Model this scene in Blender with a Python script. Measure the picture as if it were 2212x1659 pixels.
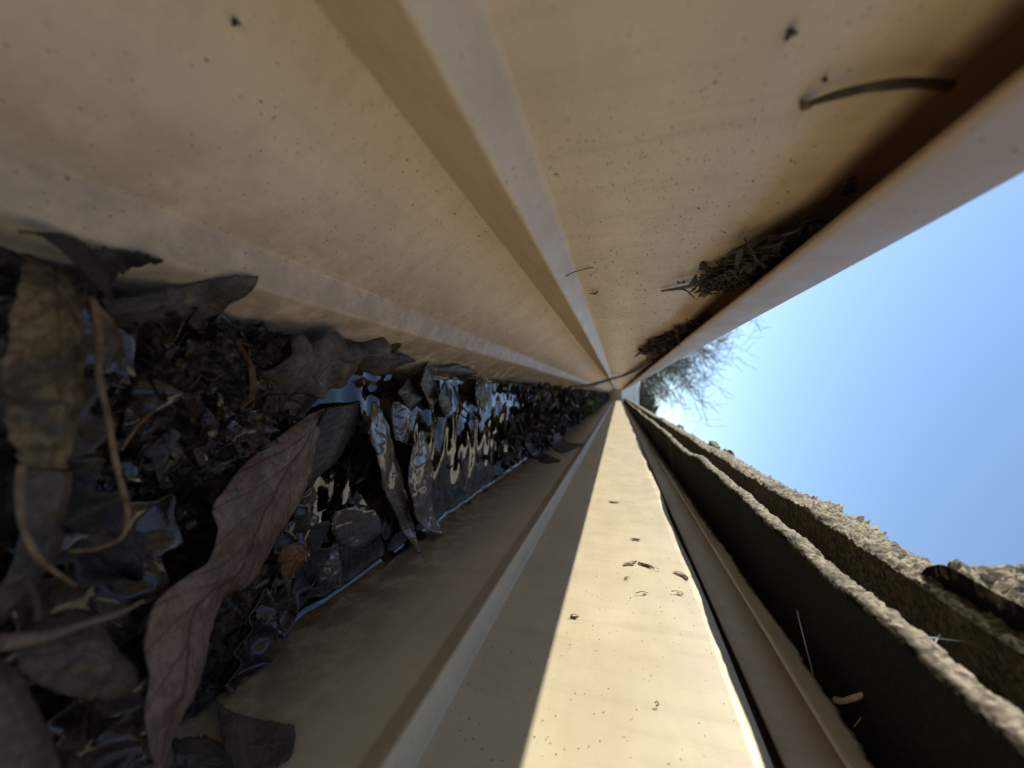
import bpy, bmesh, math, random
import numpy as np
from mathutils import Vector, Matrix, noise

for o in list(bpy.data.objects): bpy.data.objects.remove(o)
C = bpy.context.scene.collection
MM = 0.001
rnd = random.Random(7)

# ---------------------------------------------------------------- camera
FPX = 384.0                      # focal length in pixels of a 1024 px wide picture
AX_A = Vector((0.99969476, 0.02381578, -0.00657281))     # image down
AX_B = Vector((0.0, 0.26603970, 0.96396207))             # image right (world up)
AX_F = Vector((-0.02470614, 0.96366783, -0.26595850))    # view direction
cam_d = bpy.data.cameras.new('camera')
cam = bpy.data.objects.new('camera', cam_d); C.objects.link(cam)
cam.matrix_world = Matrix(((AX_B.x, -AX_A.x, -AX_F.x, 0), (AX_B.y, -AX_A.y, -AX_F.y, 0),
                           (AX_B.z, -AX_A.z, -AX_F.z, 0), (0, 0, 0, 1)))
cam_d.sensor_width = 36; cam_d.lens = 36 * FPX / 1024
cam_d.clip_start = 0.002; cam_d.clip_end = 2000
cam_d.dof.use_dof = True; cam_d.dof.focus_distance = 0.135; cam_d.dof.aperture_fstop = 13.0
bpy.context.scene.camera = cam

# ---------------------------------------------------------------- world, sun, exposure
SUN = Vector((-0.68, 0.58, 0.4665)).normalized()        # towards the sun
el = math.asin(SUN.z); az = math.atan2(SUN.x, SUN.y)
W = bpy.data.worlds.new('World'); bpy.context.scene.world = W; W.use_nodes = True
wn = W.node_tree.nodes; wn.clear()
sky = wn.new('ShaderNodeTexSky'); sky.sky_type = 'NISHITA'; sky.sun_disc = False
sky.sun_elevation = el; sky.sun_rotation = az; sky.air_density = 1.0; sky.dust_density = 0.05; sky.ozone_density = 1.5
bg = wn.new('ShaderNodeBackground'); bg.inputs[1].default_value = 0.085
wo = wn.new('ShaderNodeOutputWorld')
W.node_tree.links.new(sky.outputs[0], bg.inputs[0]); W.node_tree.links.new(bg.outputs[0], wo.inputs[0])
sd = bpy.data.lights.new('sun', 'SUN'); sd.energy = 2.6; sd.angle = math.radians(0.5); sd.color = (1.0, 0.95, 0.85)
so = bpy.data.objects.new('sun', sd); C.objects.link(so)
so.rotation_euler = (-SUN).to_track_quat('-Z', 'Y').to_euler()
V = bpy.context.scene.view_settings
V.view_transform = 'Standard'; V.look = 'None'; V.gamma = 1.0; V.exposure = 1.42
bpy.context.scene.cycles.max_bounces = 14; bpy.context.scene.cycles.diffuse_bounces = 8
bpy.context.scene.cycles.glossy_bounces = 6; bpy.context.scene.cycles.transmission_bounces = 8

# ---------------------------------------------------------------- helpers
def link(o, parent=None):
    C.objects.link(o)
    if parent: o.parent = parent
    return o
def mesh_obj(name, verts, faces, mat, parent=None, uvs=None, smooth=True, scale=MM):
    me = bpy.data.meshes.new(name)
    me.from_pydata([tuple(c * scale for c in v) for v in verts], [], faces)
    if uvs is not None:
        ul = me.uv_layers.new(name='UVMap')
        li = np.empty(len(me.loops), dtype=np.int32); me.loops.foreach_get('vertex_index', li)
        ul.data.foreach_set('uv', np.asarray(uvs, dtype=np.float32)[li].ravel())
    if smooth: me.polygons.foreach_set('use_smooth', [True] * len(me.polygons))
    if mat: me.materials.append(mat)
    me.update()
    return link(bpy.data.objects.new(name, me), parent)
def tag(o, label=None, cat=None, group=None, kind=None):
    if label: o['label'] = label
    if cat: o['category'] = cat
    if group: o['group'] = group
    if kind: o['kind'] = kind
    return o
def empty(name, loc=(0, 0, 0), label=None, cat=None, group=None):
    o = bpy.data.objects.new(name, None); o.location = loc; o.empty_display_size = 0.01
    link(o); return tag(o, label, cat, group)
def fbm(p, o=4):
    return noise.fractal(Vector(p), 1.0, 2.0, o)
def solid(o, t, off=0.0):
    m = o.modifiers.new('thickness', 'SOLIDIFY'); m.thickness = t * MM; m.offset = off; return o

# inner outline of the gutter in mm: front wall (from the lip down), floor, back wall (up)
FRONT = [(-42, 43), (-42, -13.8), (-36, -18.8), (-55, -39.9), (-31, -73.6), (-23.2, -76.2), (-18, -88), (-8, -101), (-1, -108)]
BACK = [(66, -108), (72.3, -103), (72, -97), (72, -48.5), (69.5, -42.7), (75, -39.9), (75, 30.2)]
PROF = FRONT + BACK
S = 1024 / 2212.0
def ray(px, py):
    return AX_A * (py * S - 384) + AX_B * (px * S - 512) + AX_F * FPX
def hit(d):
    best = 1e9
    for (x0, z0), (x1, z1) in zip(PROF[:-1], PROF[1:]):
        ex, ez = x1 - x0, z1 - z0
        den = d.x * ez - d.z * ex
        if abs(den) < 1e-9: continue
        t = (x0 * ez - z0 * ex) / den
        u = (x0 * d.z - z0 * d.x) / den
        if t > 0 and -1e-6 <= u <= 1 + 1e-6: best = min(best, t)
    return best
def G(px, py, z, f=0.985):
    """point of the place in mm: where the line of sight meets height z, or the gutter wall before it"""
    d = ray(px, py); t = z / d.z if d.z * z > 0 else 1e9
    return d * min(t, hit(d) * f)
def XP(px, py, x): d = ray(px, py); return d * (x / d.x)
def YP(px, py, y): d = ray(px, py); return d * (y / d.y)

# ---------------------------------------------------------------- materials
def new_mat(name):
    m = bpy.data.materials.new(name); m.use_nodes = True
    nt = m.node_tree; b = nt.nodes['Principled BSDF']
    return m, nt, b
def N(nt, t, **k):
    n = nt.nodes.new(t)
    for a, v in k.items():
        if a in n.inputs.keys(): n.inputs[a].default_value = v
        else: setattr(n, a, v)
    return n
def coords(nt, scale=(1000, 1000, 1000), src='Object'):
    tc = N(nt, 'ShaderNodeTexCoord'); mp = N(nt, 'ShaderNodeMapping'); mp.inputs['Scale'].default_value = scale
    nt.links.new(tc.outputs[src], mp.inputs[0]); return mp.outputs[0]
def noi(nt, co, s, d=4, r=0.55):
    n = N(nt, 'ShaderNodeTexNoise'); n.inputs['Scale'].default_value = s; n.inputs['Detail'].default_value = d; n.inputs['Roughness'].default_value = r
    nt.links.new(co, n.inputs['Vector']); return n.outputs['Fac']
def ramp(nt, fac, stops, interp='LINEAR'):
    r = N(nt, 'ShaderNodeValToRGB'); cr = r.color_ramp; cr.interpolation = interp
    while len(cr.elements) < len(stops): cr.elements.new(0.5)
    for e, (p, c) in zip(cr.elements, stops):
        e.position = p; e.color = (c, c, c, 1) if isinstance(c, (int, float)) else (*c, 1)
    nt.links.new(fac, r.inputs[0]); return r.outputs[0]
def mix(nt, fac, a, b, mode='MIX'):
    n = N(nt, 'ShaderNodeMix'); n.data_type = 'RGBA'; n.blend_type = mode
    for i, v in ((0, fac), (6, a), (7, b)):
        if isinstance(v, (int, float)): n.inputs[i].default_value = v
        elif isinstance(v, tuple): n.inputs[i].default_value = (*v, 1)
        else: nt.links.new(v, n.inputs[i])
    return n.outputs[2]
def mult(nt, a, b):
    n = N(nt, 'ShaderNodeMath'); n.operation = 'MULTIPLY'
    for i, v in enumerate((a, b)):
        if isinstance(v, (int, float)): n.inputs[i].default_value = v
        else: nt.links.new(v, n.inputs[i])
    return n.outputs[0]
def bump(nt, b, h, dist, strength=1.0):
    n = N(nt, 'ShaderNodeBump'); n.inputs['Strength'].default_value = strength; n.inputs['Distance'].default_value = dist
    nt.links.new(h, n.inputs['Height']); nt.links.new(n.outputs[0], b.inputs['Normal'])

def paint(name, col, dirt=0.5, moss=0.0, rough=0.36, speck=1.0):
    m, nt, b = new_mat(name)
    co = coords(nt)
    big = noi(nt, co, 0.035, 5, 0.6)
    c = mix(nt, ramp(nt, big, [(0.3, 0.0), (0.7, 1.0)]), tuple(v * (1 - 0.10 * dirt) for v in col), tuple(min(1, v * (1 + 0.05 * dirt)) for v in col))
    streak = noi(nt, coords(nt, (1000, 120, 1000)), 0.25, 4, 0.6)
    c = mix(nt, mult(nt, ramp(nt, streak, [(0.46, 0.0), (0.68, 1.0)]), 0.12 * dirt), c, (col[0] * .72, col[1] * .66, col[2] * .58))
    runs = noi(nt, coords(nt, (1000, 1000, 110)), 0.22, 5, 0.65)
    c = mix(nt, mult(nt, ramp(nt, runs, [(0.50, 0.0), (0.66, 1.0)]), 0.20 * dirt), c, (col[0] * .66, col[1] * .62, col[2] * .58))
    chalk = noi(nt, coords(nt, (1000, 500, 1000)), 0.075, 6, 0.7)
    c = mix(nt, mult(nt, ramp(nt, chalk, [(0.50, 0.0), (0.62, 1.0)]), 0.13 * dirt), c, (min(1, col[0] * 1.10), min(1, col[1] * 1.13), min(1, col[2] * 1.2)))
    # pinhead dirt: short dashes and dots of two sizes
    for (sc, cut, st, k) in ((0.32, 0.11, (1000, 900, 1700), .8), (0.10, 0.06, (1000, 1500, 1000), .9), (0.75, 0.17, (1000, 700, 1600), .6)):
        cc = coords(nt, st)
        wob = N(nt, 'ShaderNodeTexNoise'); wob.inputs['Scale'].default_value = sc * 2.5
        nt.links.new(cc, wob.inputs['Vector'])
        ad = N(nt, 'ShaderNodeVectorMath'); ad.operation = 'MULTIPLY_ADD'
        ad.inputs[1].default_value = (1.2 / (sc * 5),) * 3
        nt.links.new(wob.outputs['Color'], ad.inputs[0]); nt.links.new(cc, ad.inputs[2])
        v = N(nt, 'ShaderNodeTexVoronoi'); v.inputs['Scale'].default_value = sc
        nt.links.new(ad.outputs[0], v.inputs['Vector'])
        spot = ramp(nt, v.outputs['Distance'], [(cut * .6, 1.0), (cut, 0.0)])
        vc = N(nt, 'ShaderNodeSeparateColor'); nt.links.new(v.outputs['Color'], vc.inputs[0])
        some = ramp(nt, vc.outputs[0], [(0.45, 0.0), (0.55, 1.0)])
        patch = ramp(nt, noi(nt, co, 0.045, 3), [(0.36, 0.3), (0.58, 1.0)])
        f = mult(nt, mult(nt, mult(nt, spot, some), patch), k * speck)
        c = mix(nt, f, c, (0.035, 0.026, 0.018))
    if moss > 0:
        tc = N(nt, 'ShaderNodeTexCoord'); sx = N(nt, 'ShaderNodeSeparateXYZ'); nt.links.new(tc.outputs['Object'], sx.inputs[0])
        # moss: grime creeping up from the water, plus shade painted into the low wall
        mr = N(nt, 'ShaderNodeMapRange'); mr.inputs[1].default_value = -0.100; mr.inputs[2].default_value = -0.056
        mr.inputs[3].default_value = 1.0; mr.inputs[4].default_value = 0.0
        nt.links.new(sx.outputs[2], mr.inputs[0])
        g = mult(nt, mr.outputs[0], ramp(nt, noi(nt, co, 0.11, 6, 0.7), [(0.36, 0.15), (0.56, 1.0)]))
        c = mix(nt, mult(nt, g, moss), c, (0.050, 0.040, 0.015))
    nt.links.new(c, b.inputs['Base Color'])
    rr = ramp(nt, noi(nt, co, 0.09, 5, 0.65), [(0.3, rough - .06), (0.7, rough + .14)])
    nt.links.new(rr, b.inputs['Roughness'])
    h = noi(nt, co, 1.6, 4, 0.6)
    bump(nt, b, h, 0.00005, 0.35)
    return m
M_GUT = paint('gutter_paint', (0.80, 0.615, 0.415), 1.4, 0.8)
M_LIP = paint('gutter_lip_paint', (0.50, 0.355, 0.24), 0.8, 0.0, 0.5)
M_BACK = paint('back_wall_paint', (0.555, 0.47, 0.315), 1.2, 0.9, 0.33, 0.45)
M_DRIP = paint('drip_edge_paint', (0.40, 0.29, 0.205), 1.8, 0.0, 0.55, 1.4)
M_WHITE = paint('white_trim_paint', (0.78, 0.78, 0.76), 0.4, 0, 0.5, 0.3)

def leaf_mat(name, c1, c2, rough=0.35, wet=0.6, vein=(0.16, 0.11, 0.07), veinamt=0.55, trans=0.0, grit=0.4):
    m, nt, b = new_mat(name)
    co = coords(nt)
    c = mix(nt, ramp(nt, noi(nt, co, 0.11, 7, 0.68), [(0.41, 0.0), (0.59, 1.0)]), c1, c2)
    c = mix(nt, mult(nt, ramp(nt, noi(nt, co, 0.7, 6, 0.75), [(0.46, 0.0), (0.60, 1.0)]), grit), c, tuple(v * .3 for v in c1))
    c = mix(nt, mult(nt, ramp(nt, noi(nt, co, 0.45, 7, 0.85), [(0.54, 0.0), (0.66, 1.0)]), grit), c, (0.17, 0.13, 0.085))
    # veins from the leaf's own uv: midrib and side veins
    tc = N(nt, 'ShaderNodeTexCoord'); sp = N(nt, 'ShaderNodeSeparateXYZ'); nt.links.new(tc.outputs['UV'], sp.inputs[0])
    def mt(op, a, bb=None):
        n = N(nt, 'ShaderNodeMath'); n.operation = op
        for i, v in enumerate((a, bb)):
            if v is None: continue
            if isinstance(v, (int, float)): n.inputs[i].default_value = v
            else: nt.links.new(v, n.inputs[i])
        return n.outputs[0]
    au = mt('ABSOLUTE', mt('SUBTRACT', sp.outputs[0], 0.5))
    rib = ramp(nt, au, [(0.008, 1.0), (0.028, 0.0)])
    sv = mt('FRACT', mt('SUBTRACT', mt('MULTIPLY', sp.outputs[1], 9.0), mt('MULTIPLY', au, 3.2)))
    side = ramp(nt, mt('ABSOLUTE', mt('SUBTRACT', sv, 0.5)), [(0.015, 1.0), (0.06, 0.0)])
    vv = mt('MAXIMUM', rib, mult(nt, side, 0.55))
    c = mix(nt, mult(nt, vv, veinamt), c, vein)
    nt.links.new(c, b.inputs['Base Color'])
    nt.links.new(ramp(nt, noi(nt, co, 0.35, 4), [(0.35, max(.05, rough - .12)), (0.7, rough + .22)]), b.inputs['Roughness'])
    b.inputs['Coat Weight'].default_value = wet; b.inputs['Coat Roughness'].default_value = 0.10 if wet > .8 else 0.24; b.inputs['Coat IOR'].default_value = 1.6
    h = mix(nt, 0.5, noi(nt, co, 0.9, 6, 0.75), vv)
    bump(nt, b, h, 0.0011, 0.9)
    if trans:
        b.inputs['Transmission Weight'].default_value = 0.0
        b.inputs['Subsurface Weight'].default_value = 0.0
        tr = N(nt, 'ShaderNodeBsdfTranslucent'); nt.links.new(c, tr.inputs[0])
        ms = N(nt, 'ShaderNodeMixShader'); ms.inputs[0].default_value = trans
        nt.links.new(b.outputs[0], ms.inputs[1]); nt.links.new(tr.outputs[0], ms.inputs[2])
        nt.links.new(ms.outputs[0], nt.nodes['Material Output'].inputs[0])
    return m
L_BROWN = leaf_mat('leaf_brown', (0.12, 0.062, 0.042), (0.26, 0.165, 0.13), 0.5, 0.12, (0.03, 0.018, 0.012), 0.8, 0.0, 0.5)
L_DARK = leaf_mat('leaf_dark_wet', (0.010, 0.007, 0.005), (0.050, 0.032, 0.020), 0.38, 0.35, (0.08, 0.055, 0.035), 0.35)
L_RED = leaf_mat('leaf_dark_red', (0.020, 0.008, 0.006), (0.055, 0.020, 0.012), 0.25, 0.9, (0.07, 0.03, 0.02), 0.4)
L_GREY = leaf_mat('leaf_grey', (0.034, 0.025, 0.018), (0.13, 0.095, 0.07), 0.55, 0.15, (0.22, 0.17, 0.12), 0.4)
L_TAN = leaf_mat('leaf_tan', (0.05, 0.03, 0.012), (0.34, 0.23, 0.11), 0.5, 0.2, (0.09, 0.05, 0.02), 0.5, 0, 0.7)
L_ORANGE = leaf_mat('leaf_orange', (0.22, 0.075, 0.015), (0.34, 0.14, 0.03), 0.4, 0.4, (0.12, 0.04, 0.01), 0.5, 0.25)
L_LIT = leaf_mat('leaf_litter_brown', (0.018, 0.012, 0.008), (0.095, 0.060, 0.034), 0.20, 0.82, (0.06, 0.04, 0.02), 0.3, 0, 0.6)
L_PALE = leaf_mat('leaf_pale_wet', (0.07, 0.056, 0.043), (0.19, 0.155, 0.12), 0.4, 0.4, (0.25, 0.2, 0.15), 0.4)
L_WET = leaf_mat('leaf_wet_brown', (0.030, 0.020, 0.013), (0.13, 0.085, 0.05), 0.25, 0.9, (0.05, 0.03, 0.02), 0.4)
L_DRY = leaf_mat('leaf_dry', (0.17, 0.09, 0.045), (0.42, 0.29, 0.16), 0.6, 0.0, (0.12, 0.07, 0.03), 0.5, 0.0)
L_BLACK = leaf_mat('leaf_black', (0.010, 0.008, 0.008), (0.030, 0.022, 0.017), 0.5, 0.2, (0.05, 0.04, 0.03), 0.2)
L_GREEN = leaf_mat('leaf_green', (0.06, 0.12, 0.01), (0.12, 0.22, 0.02), 0.4, 0.4, (0.1, 0.15, 0.03), 0.4, 0.3)

def stem_mat(name, c1, c2, rough=0.6):
    m, nt, b = new_mat(name); co = coords(nt)
    c = mix(nt, ramp(nt, noi(nt, co, 0.5, 5, 0.7), [(0.35, 0.0), (0.65, 1.0)]), c1, c2)
    nt.links.new(c, b.inputs['Base Color']); b.inputs['Roughness'].default_value = rough
    bump(nt, b, noi(nt, co, 1.6, 5, 0.7), 0.0004, 0.6); return m
S_TAN = stem_mat('stem_tan', (0.10, 0.055, 0.028), (0.27, 0.17, 0.09))
S_DARK = stem_mat('stem_dark', (0.030, 0.018, 0.012), (0.10, 0.065, 0.045))
S_GREY = stem_mat('stem_grey', (0.09, 0.07, 0.05), (0.20, 0.155, 0.11))
S_WEB = stem_mat('web_silk', (0.42, 0.42, 0.40), (0.6, 0.6, 0.58), 0.4)

def mud_mat():
    m, nt, b = new_mat('wet_sludge'); co = coords(nt)
    c = mix(nt, ramp(nt, noi(nt, co, 0.35, 8, 0.75), [(0.47, 0.0), (0.60, 1.0)]), (0.008, 0.006, 0.005), (0.19, 0.125, 0.065))
    nt.links.new(c, b.inputs['Base Color'])
    nt.links.new(ramp(nt, noi(nt, co, 0.5, 4), [(0.35, 0.12), (0.65, 0.6)]), b.inputs['Roughness'])
    b.inputs['Coat Weight'].default_value = 0.22; b.inputs['Coat Roughness'].default_value = 0.1
    bump(nt, b, noi(nt, co, 0.9, 8, 0.78), 0.002, 1.0); return m
M_MUD = mud_mat()

def shingle_mat(name, k=1.0, gran=True):
    m, nt, b = new_mat(name); co = coords(nt)
    v = N(nt, 'ShaderNodeTexVoronoi'); v.inputs['Scale'].default_value = 1.1; nt.links.new(co, v.inputs['Vector'])
    vc = N(nt, 'ShaderNodeSeparateColor'); nt.links.new(v.outputs['Color'], vc.inputs[0])
    if gran:
        c = ramp(nt, vc.outputs[0], [(0.0, (0.05 * k, 0.04 * k, 0.03 * k)), (0.3, (0.16 * k, 0.13 * k, 0.09 * k)), (0.65, (0.33 * k, 0.28 * k, 0.20 * k)), (1.0, (0.52 * k, 0.46 * k, 0.34 * k))])
        c = mix(nt, 1.0, c, (1.0, 0.94, 0.84), 'MULTIPLY')
        c = mix(nt, ramp(nt, noi(nt, co, 0.07, 4), [(0.35, 0.0), (0.7, 0.5)]), c, (0.10 * k, 0.08 * k, 0.055 * k))
    else:
        c = mix(nt, ramp(nt, noi(nt, co, 1.2, 5, .7), [(0.45, 0.0), (0.75, 1.0)]), (0.010, 0.009, 0.0085), (0.030, 0.027, 0.024))
    nt.links.new(c, b.inputs['Base Color']); b.inputs['Roughness'].default_value = 0.9; b.inputs['Specular IOR Level'].default_value = 0.5 if gran else 0.12
    bump(nt, b, v.outputs['Distance'], 0.0007 if gran else 0.0003, -0.9); return m
M_GRAN = shingle_mat('roof_granules', 0.72)
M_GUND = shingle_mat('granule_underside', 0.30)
M_ASPH = shingle_mat('asphalt_underside', 1, False)

def simple(name, col, rough=0.8, sc=0.002, var=0.4):
    m, nt, b = new_mat(name); co = coords(nt)
    c = mix(nt, ramp(nt, noi(nt, co, sc, 6, 0.65), [(0.3, 0.0), (0.7, 1.0)]), tuple(v * (1 - var) for v in col), col)
    nt.links.new(c, b.inputs['Base Color']); b.inputs['Roughness'].default_value = rough; return m
M_PAPER = simple('felt_paper', (0.92, 0.92, 0.90), 0.8, 0.9, 0.15)
M_WOOD = simple('fascia_wood', (0.16, 0.11, 0.07), 0.7, 0.05, 0.4)
M_DECK = simple('roof_deck_wood', (0.05, 0.038, 0.028), 0.8, 0.05, 0.4)
M_GRASS = simple('grass_ground', (0.09, 0.10, 0.045), 0.9, 0.0015)
M_BARK = simple('bark', (0.24, 0.18, 0.13), 0.9, 0.01)
M_WALL = simple('far_wall', (0.55, 0.52, 0.46), 0.8, 0.001, .15)
M_ROOF = simple('far_roof', (0.16, 0.165, 0.17), 0.8, 0.005, .3)
M_HEDGE = simple('far_foliage', (0.09, 0.11, 0.045), 0.8, 0.004, .5)

def water_mat():
    m, nt, b = new_mat('water'); co = coords(nt)
    b.inputs['Base Color'].default_value = (0.72, 0.66, 0.55, 1); b.inputs['Roughness'].default_value = 0.0
    b.inputs['IOR'].default_value = 1.62; b.inputs['Transmission Weight'].default_value = 1.0
    bump(nt, b, noi(nt, co, 0.06, 2, 0.4), 0.003, 0.12); return m
M_WATER = water_mat()

# ---------------------------------------------------------------- gutter
def stations(y0, y1, base=2.0, k=0.02):
    ys = [y0]
    while ys[-1] < y1: ys.append(min(y1, ys[-1] + max(base, abs(ys[-1]) * k)))
    return ys
def fillet(pts, r=1.0, n=4):
    out = [pts[0]]
    for a, b, c in zip(pts[:-2], pts[1:-1], pts[2:]):
        a, b, c = Vector(a), Vector(b), Vector(c)
        l1, l2 = (a - b).length, (c - b).length
        rr = min(r, l1 * .4, l2 * .4)
        p, q = b + (a - b).normalized() * rr, b + (c - b).normalized() * rr
        for i in range(n + 1):
            t = i / n; out.append(tuple(p * (1 - t) ** 2 + b * 2 * t * (1 - t) + q * t * t))
    out.append(pts[-1]); return out
def extrude(name, prof, ys, mat, parent, wob=0.0, sub=6.0, seed=0, fn=None, thick=0.6, off=0.0):
    pr = []
    for a, b in zip(prof[:-1], prof[1:]):
        n = max(1, int(math.hypot(b[0] - a[0], b[1] - a[1]) / sub))
        for i in range(n): t = i / n; pr.append((a[0] + (b[0] - a[0]) * t, a[1] + (b[1] - a[1]) * t))
    pr.append(prof[-1])
    vs, fs = [], []
    for y in ys:
        for j, (x, z) in enumerate(pr):
            dx = wob * noise.noise(Vector((y * 0.006 + seed, z * 0.02, x * 0.02))) * 1.6
            dz = wob * 0.5 * noise.noise(Vector((y * 0.005 + seed + 9, z * 0.01, 3)))
            if fn: ax, az_ = fn(x, y, z); dx += ax; dz += az_
            vs.append((x + dx, y, z + dz))
    m = len(pr)
    for i in range(len(ys) - 1):
        for j in range(m - 1):
            a = i * m + j; fs.append((a, a + 1, a + m + 1, a + m))
    o = mesh_obj(name, vs, fs, mat, parent)
    if thick: solid(o, thick, off)
    return o
YS = stations(-120, 4200, 6, 0.05)
gut = empty('rain_gutter', (0, 0, -0.108), 'long tan painted metal rain gutter holding wet leaves, seen from inside', 'gutter')
def under(o, root):          # keep world place when parented to an empty standing away from the origin
    o.matrix_parent_inverse = Matrix.Translation(-Vector(root.location)); return o
fp = fillet(FRONT, 1.0, 5)
under(extrude('front_wall', fp, YS, M_GUT, gut, 0.30, 5, 0), gut)
lip = [(-42, 43.05), (-44.6, 45.5), (-44.2, 50.5), (-41, 53.6), (-33.6, 54.2), (-31.6, 53.4), (-30.3, 53.0), (-29.7, 51.4), (-29.3, 46), (-29.6, 38.2), (-30.2, 37.0), (-31.0, 37.4)]
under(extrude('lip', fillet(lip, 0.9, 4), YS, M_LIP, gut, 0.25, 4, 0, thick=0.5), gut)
under(extrude('floor', [(-1, -108.05), (66, -108.05)], YS, M_GUT, gut, 0.2, 8, 3), gut)
def backwob(x, y, z):
    if z > 5:   # top edge of the back wall bulges in and out
        w = (z - 5) / 25.0
        return (w * 0.15 * noise.noise(Vector((y * 0.012, 5.5, 1))), w * 1.6 * noise.noise(Vector((y * 0.009, 1.5, 7))))
    return (0, 0)
YB = stations(-120, 4200, 3, 0.03)
under(extrude('back_wall', fillet(BACK, 0.8, 4), YB, M_BACK, gut, 0.35, 4, 5, backwob, 0.6, 0), gut)
ec = [(x, 4200, z) for x, z in FRONT] + [(x, 4200, z) for x, z in BACK]
under(mesh_obj('end_cap', ec, [tuple(range(len(ec)))], M_GUT, gut, smooth=False), gut)
# a dark seam of sealant and the dirt streak lying on the ledge far down
# ---------------------------------------------------------------- roof (drip edge, felt, shingles)
roof = empty('house_roof', (0.1, 0, 0.05), 'shingled roof edge with curled gritty shingles above the gutter back wall', 'roof')
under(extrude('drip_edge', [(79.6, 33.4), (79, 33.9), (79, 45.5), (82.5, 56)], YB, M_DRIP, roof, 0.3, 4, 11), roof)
under(extrude('fascia_board', [(84, -260), (84, 58)], stations(-120, 4200, 60, .1), M_WOOD, roof, 0, 60, 0, thick=4), roof)
# torn paper strip whose ragged edge hangs under the shingles
vs, fs = [], []
ysp = stations(0, 4200, 0.8, 0.006)
for y in ysp:
    ed = 53.2 + 2.4 * noise.noise(Vector((y * .03, 2, 2))) + 1.2 * noise.noise(Vector((y * .13, 4, 2))) + 0.6 * noise.noise(Vector((y * .6, 1, 8))) - min(5, max(0, (y - 150) * .012))
    for j in range(6):
        t = j / 5; z = 45.6 + (ed - 45.6) * t
        vs.append((78.3 + 2.2 * t + .3 * noise.noise(Vector((y * .05, z * .2, 3))), y, z))
for i in range(len(ysp) - 1):
    for j in range(5): a = i * 6 + j; fs.append((a, a + 1, a + 7, a + 6))
under(solid(mesh_obj('felt_strip', vs, fs, M_PAPER, roof), 0.4), roof)

def gran_noise(x, y, z, amp):
    p = Vector((x, y, z))
    d = noise.voronoi(p * 0.62)[0]
    return amp * ((0.5 - d[0]) * 2.4 + 0.8 * noise.noise(p * 1.7) + 1.5 * noise.noise(p * .23))
def slab(name, y0, y1, xe, zb, zt, depth, slope, parent, seed, amp=0.5, wx=2.0, wz=1.2, step=0.55, mats=(M_GRAN, M_ASPH), zfun=None, kstep=0.006, rnd_=0.30, er=0):
    """a shingle: underside, rough front edge, granule top, as one wavy slab"""
    ys = stations(y0, y1, step, kstep)
    th = zt - zb
    nu, ne, ntp = 14, 12, 12
    cs = []
    for i in range(nu): t = 1 - i / nu; cs.append((depth * t ** 1.6, 0, 0))
    for i in range(ne + 1):
        a = -math.pi / 2 + math.pi * i / ne; cs.append((th * rnd_ * (1 - math.cos(a)) , (math.sin(a) + 1) / 2 * th, 1))
    for i in range(1, ntp + 1): t = i / ntp; cs.append((th * rnd_ + depth * t ** 1.6, th, 1))
    vs, fs = [], []
    for y in ys:
        wxx = wx * noise.noise(Vector((y * 0.012 + seed, 0.5, 0))) + 0.5 * wx * noise.noise(Vector((y * 0.045 + seed, 1.5, 0))) + .35 * noise.noise(Vector((y * .3, seed, 2)))
        wzz = wz * noise.noise(Vector((y * 0.010 + seed, 3.5, 0))) + 0.4 * wz * noise.noise(Vector((y * 0.04 + seed, 7.5, 0)))
        if er:
            for e in (y1 - y, y - y0):
                if 0 <= e < er: wxx += er * .8 * (1 - math.sqrt(max(0, 1 - ((er - e) / er) ** 2)))
        for dx, dz, g in cs:
            fall = max(0, 1 - dx / depth)
            x = xe + dx + wxx * fall; z = zb + dz + dx * slope + wzz * fall
            a = gran_noise(x + seed * 7, y, z, amp) if g and dx < 14 else (0.12 * noise.noise(Vector((x, y, z))))
            vs.append((x - a * (0.9 if dz < th * .9 else .2), y, z + a * (0.9 if dz > th * .5 else (0 if g else -.3))))
    m = len(cs)
    mi = []
    for i in range(len(ys) - 1):
        for j in range(m - 1): a = i * m + j; fs.append((a, a + m, a + m + 1, a + 1)); mi.append(1 if j < nu - 1 else 0)
    n0 = (len(ys) - 1) * m
    fs.append(tuple(range(m))); mi.append(0); fs.append(tuple(reversed(range(n0, n0 + m)))); mi.append(0)
    o = mesh_obj(name, vs, fs, mats[0], parent); o.data.materials.append(mats[1])
    o.data.polygons.foreach_set('material_index', mi)
    o.data.polygons[-1].use_smooth = False; o.data.polygons[-2].use_smooth = False
    return under(o, roof)
# starter course
for (a, b, s, dz) in ((5, 420, 1.0, 0), (421, 900, 2.3, -1.0), (901, 1850, 3.1, -1.5), (1851, 2900, 4.4, -1.0), (2901, 4200, 5.2, -1.6)):
    slab('starter_shingle', a, b, 43.3, 49.3 + dz, 54.2 + dz, 60, 0.12, roof, s, 0.38, 2.6, 2.3, step=0.4, mats=(M_GRAN, M_ASPH))
# second, thicker course
for (a, b, s, dz) in ((5, 300, 6.0, 0), (300.6, 640, 7.3, 1.0), (641, 1500, 8.1, -1.0), (1501, 2600, 9.4, .5), (2601, 4200, 10.2, 0)):
    slab('shingle', a, b, 40.6, 62.2 + dz, 71.5 + dz, 70, 0.16, roof, s, 0.95, 1.6, 1.4, step=0.4, rnd_=0.12, mats=(M_GRAN, M_GUND))
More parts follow.
